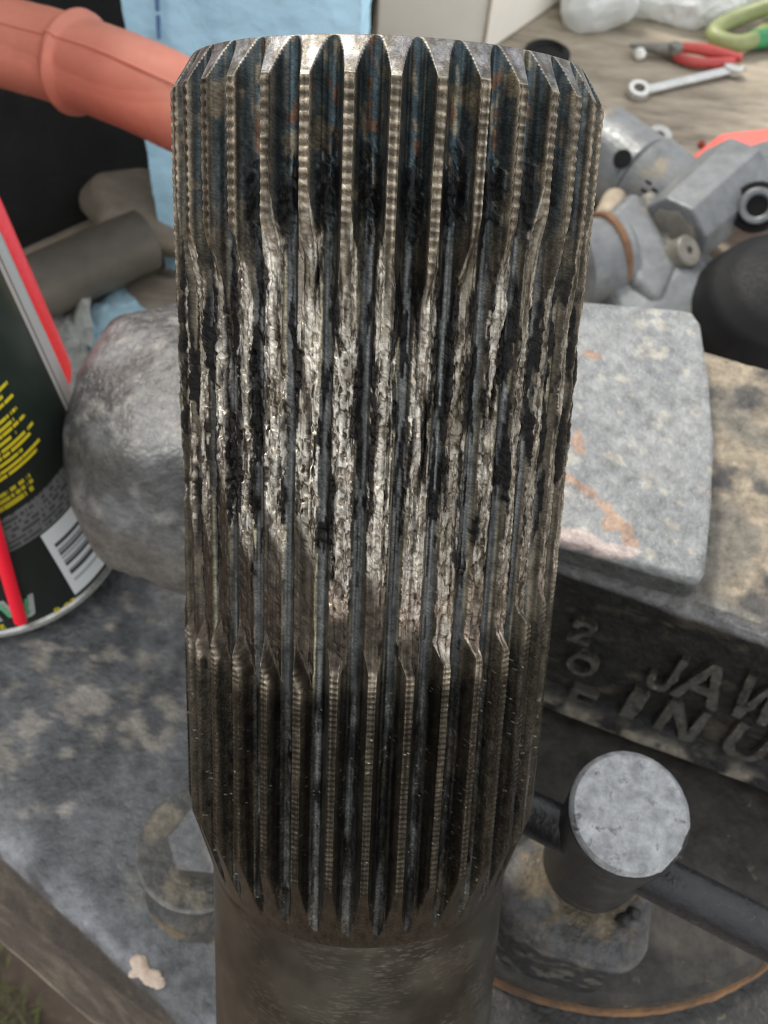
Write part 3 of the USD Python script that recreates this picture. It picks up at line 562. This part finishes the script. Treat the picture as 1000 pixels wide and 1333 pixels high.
put('can_body', leaned(place(lathe([(0, .6), (26.2, .6), (27.0, 1.6), (27.25, 4), (27.25, 152), (26.5, 156), (18, 164), (15.5, 168), (0, 168.6)], 128), CC, (0, 0, 1))), M['cangrey'], can)
put('rim', leaned(place(lathe([(26.4, 0), (27.9, 0), (28.4, .7), (28.2, 1.7), (27.2, 2.2), (26.4, 1.2), (26.4, 0)], 160), CC, (0, 0, 1))), M['steelring'], can, label='bright rolled steel bottom rim')
put('cap', leaned(place(lathe([(0, 168.6), (15, 168.6), (15, 190), (13, 193), (0, 193)], 64), CC, (0, 0, 1))), M['straw'], can)
def wrap_text(txt, h, t0, z0, tilt=0., bold=True, r=.12):
    m = refine(text_mesh(txt, h, .12, bold=bold), .8); x, y, d = m.vertices.T
    m.vertices = onCan(t0 + (x * math.cos(tilt) - y * math.sin(tilt)) / CR, z0 + y * math.cos(tilt) + x * math.sin(tilt), CR + r + d); return m
M['lgreen'] = mat('logo_green', (.1, .42, .2), (.08, .36, .17), rough=(.3, .4), bump=.02)
M['lgrey'] = mat('logo_outline_grey', (.42, .46, .43), rough=(.3, .4), bump=.02)
M['lyellow'] = mat('label_yellow', (.62, .5, .02), (.6, .48, .02), rough=(.3, .4), bump=.02)
def arcof(px, py):                                 # (angle, height) on the can under a sight line
    best = min(((np.hypot(*(proj(onCan(np.array(t_), np.array(z_), CR)) - (px, py))), t_, z_) for t_ in np.arange(-1, 1.3, .03) for z_ in np.arange(2, 130, 1.5)))
    return best[1], best[2]
def proj(p_):
    c_ = ROT.T @ (p_ - EYE); return np.array([CX + F * c_[0] / c_[2], CY + F * c_[1] / c_[2]])
t_, z_ = arcof(-6, 806)
put('logo_outline', wrap_text('erly', 6.8, t_ - .2, z_ - 1.0, .10, True, .05), M['lgrey'], can, smooth=False)
put('logo', wrap_text('erly', 6.2, t_ - .19, z_ - .8, .10, False, .2), M['lgreen'], can, smooth=False, label='green script lettering with a grey outline')
t_, z_ = arcof(70, 797); put('small_print', wrap_text('8 oz', 2.0, t_, z_ - .6, 0), M['lyellow'], can, smooth=False)
t_, z_ = arcof(-2, 818); put('small_print', wrap_text('oz', 2.0, t_ - .06, z_ - .4, 0), M['lyellow'], can, smooth=False)
a_, b_ = arcof(0, 720), arcof(25, 798)
sp = [onCan(np.array(b_[0] + (a_[0] - b_[0]) * k_), np.array(b_[1] + (a_[1] - b_[1]) * k_), CR + 1.6) for k_ in np.linspace(0, 2.2, 12)]
tag(put('straw', tube(sp, 1.5, 16), M['straw']), 'thin red plastic straw lying against the black can', 'straw')
# red can standing behind
ra, rb_ = at(72, 560, 20), None
rc = thing('red_can', 'bright red can showing as a strip behind the black can', 'can')
e0 = at(87, 541, 30)
rcd = np.array([-math.sin(TILT), 0, math.cos(TILT)])
ro = at(60, 560, 0) + np.array([-23., 12, 0])
put('can_body', place(lathe([(0, 0), (26, 0), (26.6, 1), (26.6, 150), (24, 155), (0, 156)], 96), ro, rcd), M['redcan'], rc)
put('can_lid', place(lathe([(0, 156.2), (23, 156.2), (23, 160), (0, 160)], 64), ro, rcd), M['steelring'], rc)

# ---------------------------------------------------------------- hose over the left corner
hz = 60
hc = spline([at(-120, 10, hz), at(-20, 48, hz), at(110, 85, hz), at(225, 132, hz), at(330, 190, hz - 20), at(420, 300, hz - 70), at(470, 380, ZB + 12)], 220)
hr = np.full(220, 12.2); sarc = np.linalg.norm(hc - at(100, 82, hz), axis=1); hr += 1.9 * np.exp(-(sarc / 1.9) ** 4)
hose = thing('rubber_hose', 'salmon red rubber hose with a raised collar, behind the shaft at upper left', 'hose')
put('hose_body', rough_up(refine(tube(hc, hr, 40), 3), .25, 9, 101), M['hose'], hose)
up = np.array([0., -.55, .8]); up /= np.linalg.norm(up)
tg = np.gradient(hc, axis=0); tg /= np.linalg.norm(tg, axis=1, keepdims=True)
offs = np.array([up - tt_ * (up @ tt_) for tt_ in tg]); offs /= np.linalg.norm(offs, axis=1, keepdims=True)
put('mould_line', tube((hc + offs * (hr[:, None] + .05)), .5, 8), M['hose'], hose)
for k_ in range(26):
    i_ = rng.integers(30, 100); s_ = icosphere(subdivisions=1, radius=rng.uniform(.3, .7)); side = np.cross(tg[i_], offs[i_])
    s_.apply_translation(hc[i_] - side * (1 if k_ % 2 else -1) * hr[i_] * .99 + rng.normal(0, .3, 3)); hr_ = s_ if k_ == 0 else trimesh.util.concatenate([hr_, s_])
put('flash_burr', hr_, M['hose'], hose, kind='stuff')

# ---------------------------------------------------------------- blue paper towels, standing
y0 = 300.
def vert(px, py, y): r_ = ray(px, py); return EYE + r_ * (y / r_[1])
l1 = at(215, 350, ZB); yw = l1[1]
xl, xr = l1[0], vert(470, 40, yw)[0]
tw = box([xr - xl, 34, 300]); tw.apply_translation([(xl + xr) / 2, yw + 17, ZB + 150])
tw = refine(tw, 3.0); p = tw.vertices; yn = tw.vertex_normals
tw.vertices = p + yn * ((fbm(p / np.array([14, 14, 22]), 3, 111) - .5) * 2.2 + (np.abs(fbm(p / np.array([30, 30, 12]) + 7, 3, 112) - .5) * 3))[:, None]
towel = thing('paper_towels', 'standing stack of light blue paper towels behind the shaft', 'paper towels')
put('stack', tw, M['towel'], towel)
for a0, a1 in (((204, -20), (205, 12)), ((206, 22), (207, 48)), ((206, -60), (204, -28))):
    q0, q1 = vert(*a0, yw - 2.6), vert(*a1, yw - 2.6); put('stitch_mark', hull([q0, q1], .8), M['ink'], towel)
# black crate behind
crate = thing('black_crate', 'big dull black plastic crate behind the hose and the pipe', 'crate')
ca, cb_ = at(10, 352, ZB), at(115, 304, ZB); cu = (cb_ - ca) / np.linalg.norm(cb_ - ca); cv = np.array([-cu[1], cu[0], 0])
def crate_box(u0, u1, v0, v1, z0, z1):
    q_ = [ca + cu * a_ + cv * b_ for a_, b_ in ((u0, v0), (u1, v0), (u1, v1), (u0, v1))]
    return prism([tuple(w_[:2]) for w_ in q_], ZB + z0, ZB + z1, 1.2)
put('front_wall', rough_up(refine(crate_box(-260, 190, 1, 7, 0, 320), 12), .8, 30, 121), M['blackplastic'], crate)
put('side_wall', crate_box(184, 190, 7.4, 170, 0, 320), M['blackplastic'], crate)
put('lip', crate_box(-262, 192, -4, 9, 320.3, 334), M['blackplastic'], crate)
put('foot_strip', crate_box(-260, 190, -3, .8, 0, 7), M['elbow'], crate)
# grey pipe and its elbow
pipe = thing('grey_pipe', 'dusty grey pipe lying in front of the black crate with a tan elbow', 'pipe')
pr_ = 13.5; zp = ZB + pr_
p0, p1 = at(-60, 425, zp + 4), at(188, 312, zp + 4)
put('tube', rough_up(refine(tube(np.linspace(p0, p1, 40), pr_, 40), 4), .3, 12, 131), M['pipe'], pipe)
ed_ = (p1 - p0) / np.linalg.norm(p1 - p0)
put('elbow', rough_up(refine(hull([at(140, 250, zp + 14), at(185, 245, zp + 12), at(230, 275, zp + 8), at(225, 310, zp + 2), at(150, 285, zp + 10), at(128, 262, zp + 6)], 8.5), 3), .4, 10, 132), M['elbow'], pipe)
# rags between can and horn
g = np.stack(np.meshgrid(np.linspace(-1, 1, 46), np.linspace(-1, 1, 46)), -1).reshape(-1, 2)
ii, jj_ = np.meshgrid(np.arange(45), np.arange(45), indexing='ij'); qa = (ii * 46 + jj_).ravel(); gf = np.vstack([np.c_[qa, qa + 1, qa + 47], np.c_[qa, qa + 47, qa + 46]])
def cloth(c4, amp, sc, seed, z0):
    a_, b_, c_, d_ = [at(*q_, z0) for q_ in c4]; u_, w_2 = (g[:, :1] + 1) / 2, (g[:, 1:] + 1) / 2
    P_ = (a_ * (1 - u_) + b_ * u_) * (1 - w_2) + (d_ * (1 - u_) + c_ * u_) * w_2
    n_ = fbm(P_ / sc, 4, seed); P_[:, 2] += 1 + amp * (np.abs(n_ - .5) * 3 + n_ * .6); P_[:, :2] += (fbm(P_ / 12 + 5, 2, seed + 1)[:, None] - .5) * 5
    return P_, gf
tag(put('blue_rag', cloth([(110, 420), (160, 378), (215, 440), (110, 520)], 5, 14, 141, ZB), M['rag'], smooth=True), 'light blue rag on the board behind the rounded horn', 'rag')
tag(put('crumpled_paper', cloth([(40, 400), (125, 395), (118, 560), (60, 540)], 11, 10, 143, ZB), M['crumple'], smooth=True), 'crumpled greyish paper beside the blue rag, right of the can', 'paper')

# ---------------------------------------------------------------- boxes along the back
bx_ = thing('cream_box', 'cream plastic box with a corner seam behind the top of the shaft', 'box')
k0_, k1_ = at(627, 74, ZB), at(728, 4, ZB)
kl = at(480, 66, ZB)
dA = (k1_ - k0_)[:2] / np.linalg.norm((k1_ - k0_)[:2]); dB = np.array([-dA[1], dA[0]]) * .25 + np.array([-1, .02]); dB /= np.linalg.norm(dB)
wl = 66.
quad = [tuple(k0_[:2]), tuple(k0_[:2] + dA * 120), tuple(k0_[:2] + dA * 120 + dB * wl), tuple(k0_[:2] + dB * wl)]
put('box_body', refine(prism(quad, ZB, ZB + 190, 2.0), 20), M['cream'], bx_)
sq = k0_ + np.array([0, -.6, 0])
put('seam', hull([sq + [0.3, -.3, 4], sq + [.3, -.3, 186]], .9), M['beige'], bx_)
put('box_lid', prism(Polygon(quad).buffer(2), ZB + 190.2, ZB + 204, 2.0), M['cream'], bx_)
lx = k0_[:2] + dB * (wl + 1.5)
bq = [tuple(lx), tuple(lx + [-36, 4]), tuple(lx + [-36, 70]), tuple(lx + [0, 66])]
bb = thing('black_case', 'slim black case standing between the blue towels and the cream box', 'case')
put('case_body', prism(bq, ZB, ZB + 200, 3), M['blackplastic'], bb)
put('case_latch', hull([np.array([*(lx + [-18, -1]), ZB + z_]) for z_ in (120, 150)], 3), M['rubberblack'], bb)
cp = at(712, 72, ZB)
tag(put('shadow_disc', refine(place(lathe([(0, 0), (13, 0), (14, 1), (13.5, 3), (10, 5), (9, 4.4), (8, 2.5), (0, 2.5)], 48), cp, (0, 0, 1)), 6), M['rubberblack']), 'added flat dark stopper on the board in front of the cream box', 'shadow_patch')  # low black disc added to act as a dark shadow spot on the board
# white film bag
def blob(pts, rads, amp, sc, seed):
    m = refine(hull(pts, rads, 3), 3.0); n_ = fbm(m.vertices / sc, 4, seed)
    m.vertices = m.vertices + m.vertex_normals * ((np.abs(n_ - .5) * -4 * amp) + amp * .5)[:, None]; return m
tag(put('white_bag', blob([at(762, 12, ZB + 10), at(800, 0, ZB + 14), at(780, -30, ZB + 20)], [14, 15, 22], 2.5, 16, 151), M['bag'], smooth=True), 'rounded white plastic bag next to the cream box', 'bag')
tag(put('white_bag', blob([at(850, -8, ZB + 12), at(900, 6, ZB + 10), at(945, 8, ZB + 9), at(880, -50, ZB + 22), at(960, -40, ZB + 20)], [14, 14, 12, 24, 22], 4.5, 15, 152), M['bag'], smooth=True), 'crumpled sheet of white plastic film beside the green hose', 'bag')
gh = thing('green_hose', 'olive green hose bent double at the upper right corner', 'hose')
put('hose_bend', tube(spline([at(1080, -40, ZB + 22), at(985, 14, ZB + 16), at(945, 30, ZB + 9), at(930, 46, ZB + 7), at(948, 55, ZB + 7), at(990, 45, ZB + 8), at(1090, 15, ZB + 12)], 60), 5.0, 24), M['green'], gh)
put('sleeve', tube(spline([at(975, 52, ZB + 7), at(1010, 48, ZB + 8), at(1090, 34, ZB + 10)], 12), 5.6, 20), M['darkgreen'], gh)

# ---------------------------------------------------------------- small tools on the board
pl_ = thing('pliers', 'needle nose pliers with red grips on the weathered board', 'pliers')
zt = ZB + 5
put('jaw', hull([at(822, 59, zt), at(840, 61, zt), at(876, 66, zt)], [1.3, 2.2, 4.2]), M['jawsteel'], pl_)
put('pivot', place(lathe([(0, 0), (4.6, 0), (4.6, 4), (3.8, 5), (0, 5)], 32), at(878, 68, ZB + 5), (0, 0, 1)), M['jawsteel'], pl_)
put('grip', rough_up(refine(tube(spline([at(878, 62, zt), at(905, 63, zt + 1), at(935, 69, zt), at(966, 76, zt)], 24), np.r_[np.linspace(2.8, 3.6, 12), np.linspace(3.6, 2.6, 12)], 20), 2), .15, 4, 161), M['red'], pl_)
put('grip', tube(spline([at(880, 72, zt - 1), at(900, 80, zt - 1), at(930, 82, zt - 1), at(955, 82, zt - 1)], 24), 3.0, 20), M['red'], pl_)
wr = thing('wrench', 'small chrome combination wrench lying on the weathered board', 'wrench')
w0, w1 = at(838, 118, ZB + 3), at(948, 92, ZB + 3); wd_ = (w1 - w0) / np.linalg.norm(w1 - w0); wn = np.cross([0, 0, 1], wd_)
put('wrench_shank', hull([w0 + wd_ * 3 + wn * 1.6, w0 + wd_ * 3 - wn * 1.6, w1 + wn * 1.6, w1 - wn * 1.6], 1.7), M['chrome'], wr)
put('ring_end', place(lathe([(3.4, -2.4), (6, -2.4), (6.6, -1.5), (6.6, 1.5), (6, 2.4), (3.4, 2.4), (3.1, 0), (3.4, -2.4)], 40), w0 - wd_ * 4 + [0, 0, .8], (.0, -.25, 1)), M['chrome'], wr)
oe = Point(0, 0).buffer(5.8).difference(Polygon([(1, -2.6), (12, -2.6), (12, 2.6), (1, 2.6)])); om = extrude_polygon(oe, 4, engine='earcut')
put('open_end', place(om, w1 + wd_ * 4 - [0, 0, 1.6], (0, 0, 1), wd_ + wn * .3), M['chrome'], wr, smooth=30)
tag(put('white_bead', rough_up(icosphere(subdivisions=3, radius=3.6).apply_translation(at(833, 70, ZB + 3.3)), .3, 3, 171), M['white']), 'small white bead near the tip of the pliers', 'bead')
tag(put('red_crumb', rough_up(icosphere(subdivisions=2, radius=2.0).apply_translation(at(914, 188, ZB + 1.5)), .6, 2, 172), M['redspeck']), 'tiny red brown crumb alone on the board above the red tool', 'crumb')
rd = thing('ring_bolt', 'small plated bolt with a ring end right behind the shaft', 'ring bolt')
put('bolt_shank', cyl(at(798, 172, ZB + 4), at(845, 178, ZB + 4), 3.9, 28, .5), M['chrome'], rd)
put('ring', place(lathe([(3.0, -2.4), (6.6, -2.4), (7.4, -1), (7.4, 1), (6.6, 2.4), (3.0, 2.4), (2.6, 0), (3.0, -2.4)], 40), at(857, 180, ZB + 6), (-.1, -.45, 1)), M['steelring'], rd)
tag(put('orange_washer', place(lathe([(2, 0), (5.5, 0), (5.5, 1.6), (2, 1.6), (2, 0)], 28), at(847, 192, ZB + .3), (0, 0, 1)), M['rust']), 'orange rusty washer under the ring bolt', 'washer')

# ---------------------------------------------------------------- grey castings at the right
kn = thing('steering_knuckle', 'grey cast steering knuckle with tubes, lug and bushing behind the anvil plate', 'knuckle')
zk = ZB + 26
def bar(a_, b_, ra_, rb2, za, zb, cap=1.2):
    return refine(cyl2(at(*a_, za), at(*b_, zb), ra_, rb2, cap), 4)
def cyl2(p_, q_, ra_, rb2, bev):
    h_ = np.linalg.norm(q_ - p_); return place(lathe([(0, 0), (ra_ - bev, 0), (ra_, bev), (rb2, h_ - bev), (rb2 - bev, h_), (0, h_)], 56), p_, q_ - p_)
put('socket_tube', bar((775, 190), (838, 236), 21, 21, ZB + 22, ZB + 22), M['grey'], kn)
put('collar', bar((836, 234), (900, 280), 22.2, 20, ZB + 22, ZB + 20), M['grey'], kn)
put('cross_hole', cyl(at(811, 206, ZB + 38), at(810, 209, ZB + 34), 4.2, 24, .3), M['hole'], kn)
put('prong', rough_up(refine(hull([at(795, 300, zk + 6), at(822, 270, zk + 8), at(866, 352, zk + 2), at(850, 385, zk - 2), at(835, 370, zk), at(800, 290, zk - 10)], 5.5), 3), .3, 9, 182), M['grey'], kn)
put('bushing', bar((745, 350), (812, 336), 20, 19, zk - 4, zk - 2, 2), M['grey'], kn)
put('bushing_ring', bar((782, 338), (791, 336), 20.4, 20.4, zk - 2, zk - 2, .6), M['brownring'], kn)
put('arm', rough_up(refine(hull([at(800, 380, zk - 8), at(850, 400, zk - 8), at(830, 430, zk - 12), at(900, 345, zk - 4), at(880, 365, zk - 2), at(945, 455, zk - 14), at(975, 480, zk - 16), at(880, 460, zk - 18)], 8.5), 4), .4, 14, 183), M['grey'], kn)
put('lug', refine(place(lathe([(1.9, -6), (6.2, -6), (7.0, -5), (7.0, 3.2), (6.2, 4), (1.9, 4), (1.9, -6)], 40), at(889, 330, zk + 8), (.5, -.35, .8)), 3), M['greydirt'], kn)
put('rib', rough_up(refine(hull([at(872, 300, zk + 2), at(845, 262, zk + 6), at(885, 345, zk)], 4), 3), .2, 8, 185), M['greydirt'], kn)
for q_ in ((842, 236), (850, 246), (836, 247)): put('stamped_mark', hull([at(*q_, ZB + 41.5), at(q_[0] + 5, q_[1] + 3, ZB + 41.5)], .7), M['hole'], kn)
put('nub', hull([at(800, 262, zk - 4), at(792, 280, zk - 4)], 6), M['beige'], kn)
gt = thing('red_grey_tool', 'grey metal tool with a coral red cover at the right edge', 'tool')
zg_ = ZB + 34
na, nb_ = at(878, 302, zg_ - 2), at(958, 232, zg_ + 4); nd_, n1_, n2_ = frame(nb_ - na)
put('tool_neck', rough_up(refine(hull([c_ + (n1_ * math.cos(a_) + n2_ * math.sin(a_)) * r_ for c_, r_ in ((na, 15.5), (na + nd_ * 22, 16.5), (nb_, 17.5)) for a_ in np.arange(8) * math.pi / 4 + .3], 1.6), 4), .25, 12, 191), M['grey'], gt)
put('end_face', place(lathe([(0, 0), (11, 0), (12.5, 1), (12.5, 2.2), (0, 2.2)], 8), na - nd_ * 3.2, nd_), M['greydirt'], gt)
put('tool_arm', rough_up(refine(hull([at(970, 232, zg_ + 6), at(1060, 205, zg_ + 10), at(1060, 260, zg_ + 2)], [13, 14, 14]), 4), .3, 16, 192), M['grey'], gt)
put('red_cover', rough_up(refine(hull([at(893, 238, ZB + 14), at(915, 213, ZB + 18), at(945, 196, ZB + 24), at(1000, 190, ZB + 28), at(1060, 190, ZB + 28), at(1010, 216, ZB + 38), at(950, 212, ZB + 32)], [4, 6, 8, 8, 8, 9, 7]), 4), .2, 14, 193), M['coralred'], gt)
sk = on(986, 268, at(986, 268, zg_ + 12), (-.3, -.75, .6))
put('socket_ring', place(lathe([(4.6, -2), (7, -2), (7.6, -1), (7.6, .8), (7, 1.4), (5.4, 1.4), (4.6, .6), (4.6, -2)], 40), sk, (-.3, -.75, .6)), M['grey'], gt)
put('socket_bore', place(lathe([(0, -1.5), (5.2, -1.5), (5.2, .2), (0, .2)], 32), sk, (-.3, -.75, .6)), M['hole'], gt)
put('socket_seat', place(lathe([(0, -9), (10, -9), (11, -7), (10.5, -2.4), (0, -2.2)], 40), sk, (-.3, -.75, .6)), M['rubberblack'], gt)
bt = thing('rubber_boot', 'large black rubber boot sitting behind the vise at the right edge', 'rubber boot')
bo = at(1005, 420, ZB + 20)
put('boot_shell', rough_up(refine(place(lathe([(0, -20), (30, -20), (36, -12), (37, 0), (36, 10), (31, 20), (22, 27), (10, 31), (0, 32)], 64), bo, (-.1, -.2, 1)), 5), .5, 18, 201), M['rubberblack'], bt)
put('boot_lip', place(lathe([(34, -21), (38.6, -20), (39, -17), (37.5, -13.5), (34, -14), (34, -21)], 64), bo, (-.1, -.2, 1)), M['rubberblack'], bt)
